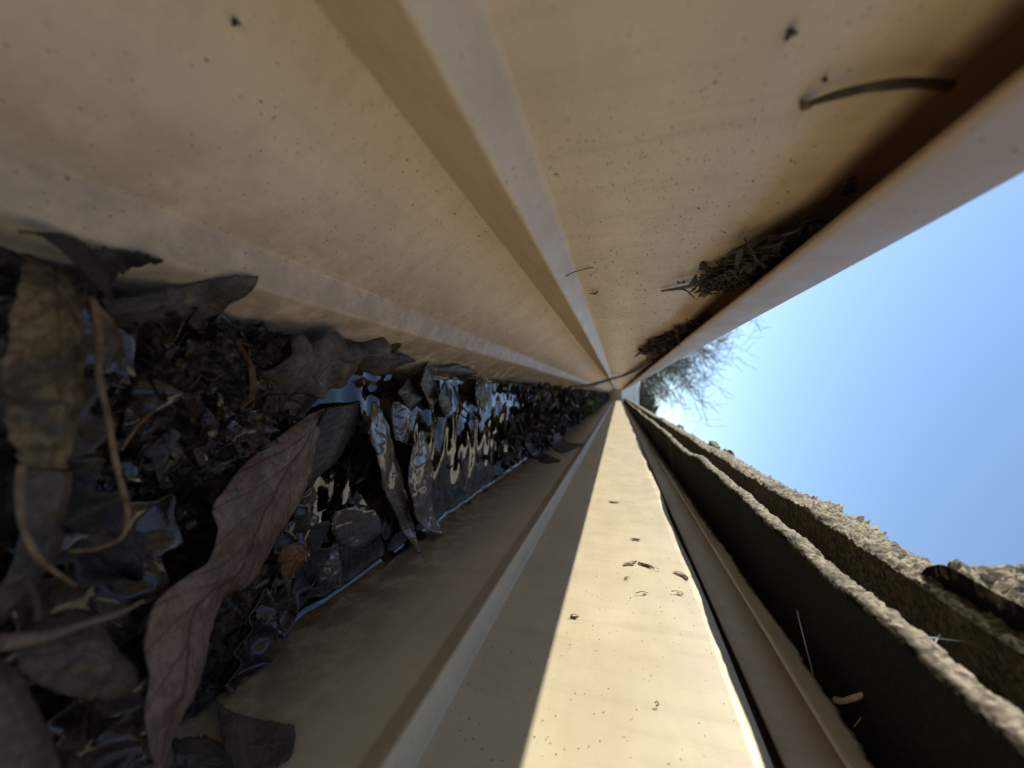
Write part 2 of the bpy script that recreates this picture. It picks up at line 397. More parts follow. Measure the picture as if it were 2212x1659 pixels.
# broken tabs standing on the course
slab('broken_shingle_tab', 5, 109, 34.2, 65.0, 76.5, 30, 0.25, roof, 12.0, 1.7, 1.4, 1.6, step=0.35, rnd_=.22, er=10)
slab('broken_shingle_tab', 128, 190, 41.0, 69.0, 75.5, 26, 0.2, roof, 13.0, 1.3, 1.6, 1.6, step=0.4, rnd_=.45, er=12)
for (y, r_, x, z) in ((345, 5.5, 43, 74.5), (300, 4.4, 42.5, 74), (520, 5, 43, 75)):
    vs, fs = [], []
    nu, nv = 26, 18
    for i in range(nv + 1):
        for j in range(nu):
            th = math.pi * i / nv; ph = 2 * math.pi * j / nu
            d = Vector((math.sin(th) * math.cos(ph), math.sin(th) * math.sin(ph), math.cos(th)))
            q = r_ * (1 + .35 * noise.noise(d * 1.6 + Vector((y, 0, 0))) + .12 * noise.noise(d * 6))
            vs.append((x + d.x * q * .8, y + d.y * q * 1.9, z + d.z * q * .75))
    for i in range(nv):
        for j in range(nu): a = i * nu + j; b_ = i * nu + (j + 1) % nu; fs.append((a, b_, b_ + nu, a + nu))
    o = mesh_obj('crumb_of_shingle', vs, fs, M_GRAN)
    tag(o, {345: 'larger gritty crumb lying on the roof edge, outlined against the sky', 300: 'smaller gritty crumb on the roof edge, nearer than its neighbour', 520: 'far gritty crumb on the roof edge close to the distant tree'}[y], 'shingle crumb')
# deck and upper courses
under(mesh_obj('roof_deck', [(80, -120, 62), (80, 4200, 62), (900, 4200, 330), (900, -120, 330)], [(0, 1, 2, 3)], M_DECK, roof, smooth=False), roof)
for k in range(3):
    x0 = 110 + k * 140; z0 = 84 + k * 46
    under(mesh_obj('upper_course', [(x0, -120, z0), (x0, 4200, z0), (x0 + 260, 4200, z0 + 84), (x0 + 260, -120, z0 + 84), (x0 + 1, -120, z0 - 5), (x0 + 1, 4200, z0 - 5)], [(0, 1, 2, 3), (0, 4, 5, 1)], M_GRAN, roof, smooth=False), roof)
# end wing of the house: white trim across the end of the gutter
trim = empty('trim_board', (0.1, 4.32, 0), 'white painted trim board across the far end of the gutter', 'trim board')
def box(name, x0, x1, y0, y1, z0, z1, mat, parent=None):
    v = [(x, y, z) for x in (x0, x1) for y in (y0, y1) for z in (z0, z1)]
    f = [(0, 1, 3, 2), (4, 6, 7, 5), (0, 4, 5, 1), (2, 3, 7, 6), (0, 2, 6, 4), (1, 5, 7, 3)]
    return mesh_obj(name, v, f, mat, parent, smooth=False)
under(box('board', -130, 420, 4300, 4330, 40, 165, M_WHITE, trim), trim)
under(box('board', -150, 440, 4290, 4302, 168, 215, M_WHITE, trim), trim)

# ---------------------------------------------------------------- water and sludge
WZ = -97.0
def bed(x, y):
    side = max(0.0, min(1.0, (66 - x) / 60.0))
    near = max(0.0, min(1.0, (120 - y) / 45.0))
    h = -108 + near * (14.0 + 7 * side)
    h += max(0, (50 - y) / 50.0) * 6 * side
    far = max(0.0, min(1.0, (y - 385 + 90 * noise.noise(Vector((x * .05, y * .01, 31)))) / 120.0))
    h += far * (9 + 3.5 * noise.noise(Vector((x * .03, y * .008, 4))) * 2)
    return h
ysb = stations(2, 4190, 0.8, 0.008); nx = 110
vs, fs = [], []
for y in ysb:
    for j in range(nx + 1):
        x = -16 + (71.4 + 16) * j / nx
        z = bed(x, y)
        p = Vector((x * .16, y * .13, 0)); 
        r = 1 - abs(noise.fractal(p, 0.9, 2.1, 5)) * 2.2
        r2 = noise.noise(Vector((x * .05 + 4, y * .05, 1)))
        z += (r * 2.2 + r2 * 3.0 + (1 - abs(noise.noise(Vector((x * .55, y * .5, 8)))) * 2.4) * .8 + .45 * noise.noise(Vector((x * 1.3, y * 1.2, 8)))) * (1 if z > -106 else .35)
        # keep inside the sloping front wall
        xw = -8 + (z + 101) * -0.78
        vs.append((max(x, xw - .5), y, z))
for i in range(len(ysb) - 1):
    for j in range(nx): a = i * (nx + 1) + j; fs.append((a, a + 1, a + nx + 2, a + nx + 1))
o = mesh_obj('sludge', vs, fs, M_MUD); tag(o, 'black wet sludge of rotted leaves on the gutter floor', 'sludge', kind='stuff')
# water sheet with menisci at both walls
ysw = stations(68, 3900, 1.0, 0.01)
xs = [-11.5 + (71.8 + 11.5) * (0.5 - 0.5 * math.cos(math.pi * i / 70)) for i in range(71)]
vs, fs = [], []
for y in ysw:
    wob = 0.5 * noise.noise(Vector((y * .05, 0, 0))) + .25 * noise.noise(Vector((y * .21, 3, 0)))
    for x in xs:
        e1 = math.exp(-(71.8 - x) / 1.9) * (3.2 + wob); e2 = math.exp(-(x + 11.5) / 1.3) * (3.2 + wob)
        rp = 1.7 * noise.noise(Vector((x * .045, y * .105, 12))) + .22 * noise.noise(Vector((x * .10, y * .08, 2))) + .10 * noise.noise(Vector((x * .28, y * .25, 5)))
        vs.append((x, y, WZ + e1 + e2 + rp))
m = len(xs)
for i in range(len(ysw) - 1):
    for j in range(m - 1): a = i * m + j; fs.append((a, a + 1, a + m + 1, a + m))
o = mesh_obj('water', vs, fs, M_WATER); tag(o, 'shallow brown water standing in the gutter among the leaves', 'water', kind='structure')

# ---------------------------------------------------------------- leaves
def cat_rom(pts, n):
    P = [Vector(p) for p in pts]; P = [P[0] * 2 - P[1]] + P + [P[-1] * 2 - P[-2]]
    segs = len(pts) - 1; out = []
    for i in range(n):
        t = i / (n - 1) * segs; k = min(int(t), segs - 1); t -= k
        a, b, c, d = P[k:k + 4]
        out.append(0.5 * ((2 * b) + (c - a) * t + (2 * a - 5 * b + 4 * c - d) * t * t + (3 * b - a - 3 * c + d) * t ** 3))
    return out
def strip_leaf(name, left, right, zl, zr, mat, label, bow=3.0, crump=1.2, cat='leaf', n=46, m=15, seed=1.0, rag=0.0, group=None):
    """blade between two edges, each edge given as sight lines with heights"""
    def zi(zz, k, L): 
        if isinstance(zz, (int, float)): return zz
        t = k / (L - 1) * (len(zz) - 1); i = min(int(t), len(zz) - 2); return zz[i] + (zz[i + 1] - zz[i]) * (t - i)
    Lp = cat_rom([G(p[0], p[1], zi(zl, i, len(left))) for i, p in enumerate(left)], n)
    Rp = cat_rom([G(p[0], p[1], zi(zr, i, len(right))) for i, p in enumerate(right)], n)
    vs, fs, uv = [], [], []
    for i in range(n):
        a, b = Lp[i].copy(), Rp[i].copy(); v = i / (n - 1)
        w = (b - a).length
        if rag:
            q = rag * noise.noise(Vector((v * 14, seed, 0))) + rag * .6 * noise.noise(Vector((v * 40, seed, 0)))
            r2 = rag * noise.noise(Vector((v * 14, seed + 5, 0))) + rag * .6 * noise.noise(Vector((v * 40, seed + 5, 0)))
            d = (b - a).normalized() if w > 1e-6 else Vector((1, 0, 0)); a -= d * q; b += d * r2
        for j in range(m):
            u = j / (m - 1); p = a.lerp(b, u)
            up = Vector((0, 0.05, 1))
            s = math.sin(math.pi * u)
            p += up * (bow * s * min(1, w / 12) - 0.10 * bow * math.exp(-((u - .5) / .05) ** 2))
            p += up * crump * min(1, w / 8) * (.35 * noise.noise(Vector((p.x * .55, p.y * .55, seed))) + noise.noise(Vector((p.x * .09, p.y * .09, seed))) + .5 * noise.noise(Vector((p.x * .25, p.y * .25, seed))))
            vs.append(tuple(p)); uv.append((u, v))
    for i in range(n - 1):
        for j in range(m - 1): a = i * m + j; fs.append((a, a + 1, a + m + 1, a + m))
    c = Vector(vs[len(vs) // 2]); vs = [tuple(Vector(q) - c) for q in vs]
    o = mesh_obj(name, vs, fs, mat, None, uv); o.location = c * MM; solid(o, 0.25)
    return tag(o, label, cat, group)
def tube_verts(pts, r0, r1, ns=8, n=30, kink=0.0, seed=0):
    P = cat_rom(pts, n); vs, fs = [], []
    for i, p in enumerate(P):
        t = i / (n - 1)
        d = (P[min(i + 1, n - 1)] - P[max(i - 1, 0)]).normalized()
        u = d.cross(Vector((0.3, 0.2, 1))).normalized(); w = d.cross(u)
        r = (r0 + (r1 - r0) * t) * (1 + .25 * noise.noise(p * .3 + Vector((seed, 0, 0))))
        p = p + Vector((noise.noise(p * .1), noise.noise(p * .1 + Vector((9, 0, 0))), noise.noise(p * .1 + Vector((0, 9, 0))))) * kink
        for k in range(ns): a = 2 * math.pi * k / ns; vs.append(tuple(p + (u * math.cos(a) + w * math.sin(a)) * r))
    for i in range(n - 1):
        for k in range(ns): a = i * ns + k; b = i * ns + (k + 1) % ns; fs.append((a, b, b + ns, a + ns))
    fs.append(tuple(range(ns))); fs.append(tuple(range((n - 1) * ns, n * ns)))
    return vs, fs
def twig(name, pts, r0, r1, mat, label, cat='twig', kink=0.4, group=None, parent=None, n=30):
    vs, fs = tube_verts(pts, r0, r1, kink=kink, seed=len(label or name), n=n)
    o = mesh_obj(name, vs, fs, mat, parent)
    if parent is None: tag(o, label, cat, group)
    return o

# the long brown leaf lying across the pile
strip_leaf('oak_leaf',
    [(700, 880), (640, 915), (560, 975), (500, 1040), (458, 1095), (466, 1150), (450, 1210), (385, 1262), (335, 1305), (314, 1380), (322, 1460), (309, 1560), (335, 1659)],
    [(712, 884), (690, 950), (668, 1020), (650, 1075), (620, 1130), (590, 1180), (540, 1262), (482, 1292), (458, 1360), (442, 1440), (420, 1500), (385, 1570), (350, 1659)],
    [-91, -88, -85, -82, -80, -79, -78, -75, -73, -72, -71, -70, -70], [-91, -90, -89, -89, -88, -87, -86, -83, -81, -79, -77, -74, -70],
    L_BROWN, 'long wavy brown leaf lying diagonally across the wet black pile', 1.6, 0.9, n=120, m=31, seed=2.0, rag=.35)
# leaf against the front wall with torn pale end
strip_leaf('torn_leaf', [(215, 648), (300, 636), (400, 616), (480, 600), (540, 596), (556, 597)], [(235, 730), (310, 722), (400, 708), (458, 696), (478, 668), (530, 640)],
    [-80, -80, -80, -80, -80, -80], [-85, -86, -87, -88, -85, -83], L_GREY, 'grey leaf with torn pale tip leaning on the front wall', 2.0, 0.8, seed=5, rag=.7)
strip_leaf('leaf', [(38, 498), (80, 508), (130, 540), (190, 600), (230, 640)], [(40, 502), (130, 505), (185, 530), (230, 590), (245, 660)],
    -74, -76, L_BLACK, 'narrow black leaf pointing down the wall at the upper left of the pile', 1, .6, seed=9, rag=.4)
strip_leaf('lobed_leaf', [(175, 560), (200, 540), (245, 540), (300, 548), (355, 562)], [(190, 640), (215, 630), (262, 590), (285, 578), (350, 566)],
    -76, -80, L_BLACK, 'black spiky leaf lying flat on the front wall above the grey torn leaf', 1, .8, seed=19, rag=1.2)
strip_leaf('mottled_leaf', [(60, 560), (30, 650), (22, 750), (18, 850), (22, 930), (55, 1010)], [(150, 590), (172, 680), (182, 770), (178, 860), (165, 940), (150, 1012)],
    [-76, -70, -66, -64, -64, -66], [-78, -73, -70, -68, -68, -69], L_TAN, 'mottled tan leaf hanging close to the lens at the left', 2.5, 1.2, seed=23, rag=.7)
strip_leaf('leaf', [(52, 1012), (60, 1090), (40, 1180), (0, 1260), (-60, 1320)], [(152, 1018), (150, 1090), (120, 1200), (60, 1280), (0, 1350)],
    -74, -76, L_GREY, 'dark grey leaf below the mottled tan leaf, edged in pale brown', 2, 1, seed=29)
strip_leaf('leaf', [(190, 640), (200, 690), (205, 740), (215, 790)], [(205, 650), (250, 700), (262, 750), (232, 795)],
    -72, -74, L_TAN, 'small pale tan leaf curl beside the mottled tan leaf', 1.5, .8, seed=31)
strip_leaf('curled_leaf', [(20, 1390), (80, 1350), (150, 1320), (195, 1330), (240, 1400), (305, 1418)], [(40, 1440), (80, 1470), (140, 1500), (200, 1510), (260, 1510), (306, 1480)],
    [-68, -70, -72, -72, -74, -77], [-66, -66, -67, -69, -71, -76], L_GREY, 'broad curled grey-brown leaf left of the long brown leaf', 4, 2, seed=37, rag=.6)
strip_leaf('leaf', [(0, 1420), (40, 1460), (75, 1530), (105, 1600), (130, 1665)], [(-90, 1440), (-80, 1500), (-60, 1570), (-40, 1640), (-20, 1700)],
    -62, -60, L_GREY, 'big grey leaf in the bottom left corner', 2, 1, seed=41)
strip_leaf('leaf', [(465, 1510), (520, 1545), (590, 1560), (640, 1568)], [(480, 1680), (530, 1690), (590, 1660), (628, 1640)],
    [-90, -86, -84, -82], [-80, -76, -76, -78], L_PALE, 'grey leaf scrap stuck to the back wall at the bottom', 1.5, 1, seed=43, rag=1.4)
strip_leaf('leaf', [(370, 1600), (430, 1590), (480, 1610), (520, 1650)], [(360, 1680), (420, 1700), (480, 1700), (530, 1700)],
    -80, -76, L_DARK, 'dark curled leaf at the bottom, right of the long leaf tip', 3, 1.6, seed=47, rag=.8)
strip_leaf('leaf', [(385, 760), (400, 722), (440, 716), (480, 718), (505, 740)], [(392, 855), (420, 860), (460, 862), (515, 868), (535, 810)],
    -84, -88, L_RED, 'dark red-brown hollow leaf on the pile below the torn leaf', -4, 1.4, seed=53, rag=.8)
strip_leaf('leaf', [(505, 735), (535, 790), (538, 850), (515, 880)], [(512, 732), (548, 790), (552, 850), (522, 884)],
    -84, -83, L_ORANGE, 'thin orange leaf rim at the edge of the hollow leaf', .5, .6, seed=55)
strip_leaf('spiky_leaf', [(535, 792), (575, 800), (615, 775), (652, 720), (668, 748), (712, 716), (752, 740), (790, 738), (830, 730), (838, 755), (898, 778)], [(548, 800), (580, 830), (620, 852), (655, 850), (690, 864), (715, 840), (750, 835), (770, 800), (820, 812), (860, 792), (899, 781)],
    [-86, -84, -82, -78, -83, -80, -85, -88, -86, -90, -92], [-87, -87, -88, -90, -89, -91, -92, -91, -93, -93, -92.5], L_GREY, 'spiky folded dark leaf at the edge of the open water', 2.4, 2.4, seed=59, rag=.8, n=90)
strip_leaf('green_leaf', [(838, 752), (850, 744), (864, 741)], [(842, 764), (856, 758), (868, 745)], -90, -91, L_GREEN, 'tiny fresh green leaf tip on the spiky dark leaf', .3, .2, seed=60)
strip_leaf('leaf', [(310, 885), (300, 940), (296, 1000), (320, 1040)], [(385, 870), (402, 920), (400, 980), (345, 1052)],
    -86, -86, L_DARK, 'blue-grey shining flat leaf pressed into the sludge', 2.2, 1.2, seed=61)
strip_leaf('oval_leaf', [(705, 880), (670, 940), (650, 1000), (655, 1050)], [(775, 868), (768, 920), (735, 985), (660, 1052)],
    -89, -93, L_BLACK, 'black oval leaf right beside the long brown leaf end', 2, 1, seed=63)
strip_leaf('oval_leaf', [(722, 1105), (716, 1140), (728, 1170), (748, 1182)], [(770, 1088), (812, 1100), (826, 1142), (790, 1182)],
    -95.2, -95.2, L_RED, 'round dark brown leaf floating near the back wall', 1.0, .4, seed=67, rag=.5)
strip_leaf('leaf', [(612, 1178), (600, 1210), (612, 1250)], [(640, 1170), (668, 1192), (622, 1252)], -91, -92, L_ORANGE, 'small orange leaf scrap above the back waterline', 2, 1.5, seed=71, rag=.7)
strip_leaf('leaf', [(705, 1185), (690, 1230), (672, 1270)], [(730, 1170), (738, 1220), (735, 1272)], -93, -95, L_RED, 'dark red leaf dipping into the water at the back wall', 1.5, 1, seed=73)
strip_leaf('blade_leaf', [(806, 868), (800, 930), (815, 1000), (834, 1070), (868, 1140), (905, 1196)], [(812, 866), (840, 930), (862, 1000), (880, 1070), (892, 1130), (907, 1194)],
    [-90, -88, -88, -90, -93, -92], [-93, -93, -94, -95, -95, -92], L_WET, 'long upright wet leaf blade crossing the open water, nearer one', 1.2, 1.2, seed=79, rag=.8)
strip_leaf('blade_leaf', [(905, 930), (882, 1010), (890, 1080), (905, 1130), (954, 1156)], [(912, 928), (936, 1000), (932, 1060), (940, 1110), (956, 1154)],
    [-93, -90, -89, -90, -92], [-95, -95, -95, -95, -92], L_WET, 'curved wet leaf crossing the open water, farther one', 1.0, 1.2, seed=83, rag=.8)
strip_leaf('leaf', [(1005, 900), (1000, 960), (1010, 1000)], [(1085, 920), (1095, 980), (1060, 1030)], -99, -98.5, L_RED, 'square dark red leaf lying flat in the water', .6, .3, seed=89, rag=.4)
strip_leaf('leaf', [(848, 868), (846, 900), (852, 950)], [(880, 860), (888, 900), (880, 960)], -94, -95.5, L_RED, 'dark brown leaf half sunk beside the nearer leaf blade', 1, .6, seed=91, rag=.4)
for k, (px, py, w, h, lab) in enumerate([(925, 830, 22, 90, 'curled wet leaf with blue shine next to the front wall'), (960, 860, 18, 70, 'rolled wet leaf sticking out of the water mid pool'),
        (1040, 850, 16, 60, 'wet leaf roll at the far end of the open water'), (880, 850, 26, 60, 'folded black leaf in the water beside the front wall'), (985, 800, 50, 26, 'dark leaf tip resting on the front wall above the water')]):
    strip_leaf('curled_leaf', [(px, py - h * .55), (px - w * .75, py - h * .1), (px - w * .5, py + h * .2), (px + w * .1, py + h * .6)], [(px + 1, py - h * .54), (px + w * .6, py - h * .15), (px + w, py + h * .2), (px + w * .1 + 2, py + h * .6)],
        [-93, -89, -91, -95], [-95, -95, -94, -96], L_DARK, lab, 1.0, 1.4, seed=100 + k, rag=.4)
strip_leaf('leaf', [(1180, 935), (1190, 960), (1215, 978), (1258, 962)], [(1200, 915), (1212, 940), (1230, 955), (1262, 958)], [-92, -88, -86, -90], [-93, -92, -91, -90], L_GREY, 'grey curled leaf against the back wall far down the gutter', 3, 1, seed=97)
strip_leaf('leaf', [(1130, 960), (1150, 985), (1175, 1000), (1205, 998)], [(1150, 950), (1168, 972), (1190, 985), (1210, 994)], [-94, -92, -90, -91], [-95, -93, -92, -91], L_BLACK, 'thin black leaf reaching over the water to the back wall', 1.5, .8, seed=98)
# more loose wet leaves, all alike, in the dark pile near the lens
SPOTLAB = ['dark wet leaf between the black spiky leaf and the mottled tan leaf', 'dark reddish wet leaf just under the grey torn leaf', 'black wet leaf below the hollow red-brown leaf', 'dark wet leaf close above the upper end of the long brown leaf',
 'dark wet leaf right of the hooked tan stalk near its top', 'reddish wet leaf crossed by the hooked tan stalk', 'black wet leaf left of the middle of the long brown leaf', 'dark wet leaf touching the left edge of the long brown leaf',
 'dark wet leaf below the bend of the hooked tan stalk', 'reddish wet leaf above the broad curled grey leaf', 'black wet leaf between the hollow leaf and the long brown leaf end', 'dark wet leaf under the spiky folded leaf',
 'dark wet leaf at the back waterline, second from the bottom', 'reddish wet leaf at the back waterline nearest to the bottom scrap', 'black wet leaf at the back waterline beside the orange scrap', 'dark wet leaf between the long brown leaf and the back wall',
 'dark wet leaf at the bottom, left of the long brown leaf', 'reddish wet leaf at the bottom beside the corner leaf', 'black wet leaf under the dark grey leaf at left', 'dark wet leaf behind the mottled tan leaf',
 'dark wet leaf beside the blue-grey shining leaf', 'reddish wet leaf floating below the black oval leaf', 'black wet leaf near the small orange scrap', 'dark wet leaf floating left of the first leaf blade']
spots = [(120, 700, -82), (300, 760, -86), (420, 900, -90), (470, 960, -90), (200, 860, -84), (240, 1000, -86), (330, 1120, -88), (400, 1080, -90), (210, 1240, -82), (270, 1320, -84), (540, 900, -92),
         (600, 860, -93), (560, 1330, -94), (530, 1400, -92), (600, 1280, -95), (480, 1450, -92), (250, 1560, -80), (180, 1600, -78), (130, 1120, -80), (90, 860, -78), (350, 1000, -89), (660, 1120, -93), (640, 1200, -94), (760, 1000, -99.5)]
for k, (px, py, z) in enumerate(spots):
    r_ = random.Random(k * 3 + 1); a = r_.uniform(0, 6.28); Ln = r_.uniform(16, 30); wd = r_.uniform(5, 9); n, m_ = 26, 9
    c = G(px, py, z, .95); vs, fs, uv = [], [], []
    d = Vector((math.cos(a), math.sin(a), 0)); s = Vector((-d.y, d.x, 0)); cu = r_.uniform(-6, 6); fo = r_.uniform(-4, 5); lob = r_.choice((0, 3, 4))
    for i in range(n):
        v = i / (n - 1); w = wd * math.sin(math.pi * v ** .8) ** .7 * (1 + .35 * (math.sin(v * lob * 6.28) if lob else 0)) + .15
        for j in range(m_):
            u = j / (m_ - 1) * 2 - 1
            p = d * (v - .5) * Ln + s * u * w + Vector((0, 0, cu * (v - .5) ** 2 * 2 + fo * u * u * .8 + 1.5 * noise.noise(Vector((v * 5, u * 2, k)))))
            q = c + p
            if q.x > 71: p.x -= q.x - 71
            vs.append(tuple(p)); uv.append((u / 2 + .5, v))
    for i in range(n - 1):
        for j in range(m_ - 1): b_ = i * m_ + j; fs.append((b_, b_ + 1, b_ + m_ + 1, b_ + m_))
    o = mesh_obj('wet_leaf', vs, fs, (L_LIT, L_RED, L_BLACK, L_DARK)[k % 4], None, uv); o.location = c * MM; solid(o, .25)
    tag(o, SPOTLAB[k], 'leaf', 'wet leaves sunk in the pile')

# litter mass: thousands of shreds nobody could count
def litter(name, count, gen, mat, label, n=6, m=4):
    vs, fs, uv = [], [], []
    for k in range(count):
        c, size, flat = gen(k)
        a = rnd.uniform(0, 6.28); tilt = rnd.gauss(0, flat); roll = rnd.gauss(0, flat)
        R = Matrix.Rotation(a, 3, 'Z') @ Matrix.Rotation(tilt, 3, 'X') @ Matrix.Rotation(roll, 3, 'Y')
        L_, w_ = size, size * rnd.uniform(.15, .55); cu, fo = rnd.uniform(-.5, .6) * size, rnd.uniform(-.3, .5) * w_
        b0 = len(vs)
        for i in range(n):
            v = i / (n - 1); w = w_ * (.25 + .75 * math.sin(math.pi * v)) * rnd.uniform(.7, 1.2)
            for j in range(m):
                u = j / (m - 1) * 2 - 1
                p = R @ Vector(((v - .5) * L_, u * w * .5, cu * (v - .5) ** 2 * 2 + fo * u * u))
                q = Vector(c) + p
                q.x = min(q.x, 71.2); q.x = max(q.x, -8.5 - .8 * (q.z + 101))
                vs.append(tuple(q)); uv.append((u / 2 + .5, v))
        for i in range(n - 1):
            for j in range(m - 1): b = b0 + i * m + j; fs.append((b, b + 1, b + m + 1, b + m))
    o = mesh_obj(name, vs, fs, mat, None, uv)
    return tag(o, label, 'leaf litter', kind='stuff')
def g_near(k):
    y = math.exp(rnd.uniform(math.log(9), math.log(118))); x = rnd.uniform(-16, 70)
    return (x, y, bed(x, y) + rnd.uniform(-.5, 2.6)), rnd.choice((1.5, 2, 3, 4, 6, 9)) * rnd.uniform(.8, 1.3), .4
def g_far(k):
    y = math.exp(rnd.uniform(math.log(300), math.log(4000))); x = rnd.uniform(-8, 69)
    if y < 380 + 60 * math.sin(x * .12) and rnd.random() < .8: y = rnd.uniform(400, 700)
    return (x, y, -97 + rnd.uniform(-2, 7) * (1.3 if x < 30 else .7)), rnd.uniform(7, 26), .5
def g_pool(k):
    y = rnd.uniform(105, 400); x = rnd.uniform(-8, 70)
    return (x, y, -99 + rnd.uniform(-3, 2.6)), rnd.uniform(4, 16), .35
litter('leaf_litter', 3200, g_near, L_LIT, 'black shredded leaf litter piled near the lens')
litter('leaf_litter', 4200, lambda k: g_near(k), M_MUD, 'muddy brown leaf crumbs between the near leaves')
litter('leaf_litter', 1900, g_far, L_DARK, 'wet leaf litter filling the gutter beyond the water')
litter('leaf_litter', 500, g_far, L_GREY, 'greyer leaf scraps among the far litter')
litter('leaf_litter', 25, g_pool, L_DARK, 'leaf shreds soaking in the open water')

fv, ff = [], []
for k in range(900):
    y = math.exp(rnd.uniform(math.log(9), math.log(120))); x = rnd.uniform(-12, 68); z = bed(x, y) + rnd.uniform(1, 4)
    a = rnd.uniform(0, 6.28); L_ = rnd.uniform(1.5, 7); d = Vector((math.cos(a), math.sin(a), rnd.gauss(0, .2))); c = Vector((x, y, z)); side = Vector((-d.y, d.x, 0)) * rnd.uniform(-.3, .3)
    tv, tf = tube_verts([c - d * L_ / 2, c + side * L_ + Vector((0, 0, rnd.uniform(0, 1))), c + d * L_ / 2], .09, .06, ns=3, n=6); b = len(fv)
    fv += [(min(q[0], 71), q[1], q[2]) for q in tv]; ff += [tuple(i + b for i in f_) for f_ in tf]
o = mesh_obj('plant_fibres', fv, ff, S_TAN); tag(o, 'fine pale plant fibres tangled in the black pile', 'fibres', kind='stuff')
def g_moss(k):
    return (rnd.gauss(40, 12), rnd.gauss(1500, 160), -88 + rnd.uniform(-6, 14)), rnd.uniform(12, 30), .8
litter('moss_tuft', 160, g_moss, L_GREEN, 'green moss growing at the far end of the litter')
# stems and twigs of the pile
def T(pts, zs): return [G(p[0], p[1], z) for p, z in zip(pts, zs)]
twig('fallen_stalk', T([(205, 650), (218, 740), (216, 810), (235, 900), (252, 1000), (272, 1080), (276, 1130), (258, 1165), (205, 1185), (150, 1190)], [-70, -68, -66, -65, -66, -68, -69, -70, -71, -72]), .42, .22, S_TAN, 'long tan leaf stem bent like a hook over the black pile', 'stem')
twig('fallen_stalk', T([(45, 1005), (40, 1060), (50, 1130), (80, 1195), (120, 1235), (165, 1265)], [-66, -65, -64, -64, -66, -70]), .38, .2, S_TAN, 'tan leaf stem hanging from the mottled tan leaf', 'stem')
twig('twig', T([(-10, 1392), (80, 1378), (170, 1350), (250, 1325), (310, 1300)], [-62, -62, -64, -67, -72]), .8, .3, S_GREY, 'thin grey twig over the curled leaf at the lower left', 'twig')
twig('twig', T([(60, 1250), (75, 1300), (82, 1340)], [-72, -70, -70]), .35, .25, S_DARK, 'short dark twig under the grey leaf at left', 'twig')
twig('twig', T([(0, 785), (30, 765), (60, 750)], [-66, -66, -70]), .5, .3, S_TAN, 'pale twig end at the left edge of the photo', 'twig')
twig('fallen_stalk', T([(260, 975), (300, 920), (335, 880)], [-80, -80, -84]), .35, .25, S_TAN, 'short straight tan stem across the sludge', 'stem')
twig('fallen_stalk', T([(805, 870), (808, 940), (820, 985)], [-90, -90, -93]), .6, .4, S_TAN, 'pale brown stem standing in the open water', 'stem')
twig('twig', T([(1230, 838), (1275, 832), (1310, 822)], [-60, -40, -20]) + [XP(1345, 812, -38), XP(1372, 800, -37), XP(1410, 778, -36)], 2.6, 2.2, S_DARK, 'dark crooked twig hanging down the front wall far away', 'twig', .8)
twig('twig', T([(980, 835), (1000, 880), (1030, 905)], [-90, -92, -95]), .8, .5, S_DARK, 'dark bent twig in the water near the front wall', 'twig')

def xfront(y, z): return -42 + 0.48 * noise.noise(Vector((y * 0.006, z * 0.02, -0.84))) + .34
def xback(y, z): return 75 + 0.56 * noise.noise(Vector((y * 0.006 + 5, z * 0.02, 1.5))) + backwob(75, y, z)[0] - .34
# ---------------------------------------------------------------- things on the front wall and lip
p = [XP(1738, 228, -40.5), XP(1800, 208, -39.5), XP(1880, 188, -39), XP(1970, 178, -39), XP(2050, 186, -40)]
pod = twig('dried_pod', p, .45, .7, S_DARK, 'dark curved dry stalk stuck on the front wall under the lip', 'stalk', .1)
twig('stalk_tip', [XP(1738, 228, -40.5), XP(1728, 240, -40)], 1.0, .3, S_TAN, None, parent=pod, n=6)
def clump(name, cpx, n, spread, ylen, label, seed):
    r_ = random.Random(seed); vs, fs, uv = [], [], []
    for k in range(n):
        t = r_.random(); c = cpx[0].lerp(cpx[1], t) + Vector((r_.uniform(-1.5, 2), r_.gauss(0, ylen * .12), r_.gauss(0, spread)))
        c.x = max(c.x, -41.0)
        k_ = .8 if c.y < 230 else 1.7; L_ = r_.uniform(2, 9) * k_; w = r_.uniform(.25, 1.4) * k_
        d = Vector((r_.gauss(0, .35), r_.gauss(0, .7), r_.gauss(-.25, .8))).normalized(); s = d.cross(Vector((1, .2, 0))).normalized(); cu = r_.uniform(-2, 2)
        b0 = len(vs)
        for i in range(6):
            v = i / 5
            for j in range(3):
                u = j - 1; q = c + d * (v - .5) * L_ + s * u * w * math.sin(.3 + 2.5 * v) + Vector((cu * (v - .5) ** 2 * 2 + .4 * u * u, 0, 0))
                q.x = max(q.x, -41.6); vs.append(tuple(q)); uv.append((u / 2 + .5, v))
        for i in range(5):
            for j in range(2): b = b0 + i * 3 + j; fs.append((b, b + 1, b + 4, b + 3))
    o = mesh_obj(name, vs, fs, S_DARK, None, uv); solid(o, .15); return tag(o, label, 'debris')
clump('debris_clump', (XP(1530, 615, -39), XP(1740, 510, -36)), 620, 3.4, 30, 'bigger matted clump of brown plant scraps caught under the lip', 3)
clump('debris_clump', (XP(1400, 755, -39), XP(1500, 715, -38)), 480, 3.6, 180, 'smaller darker clump of plant scraps under the lip, farther away', 4)
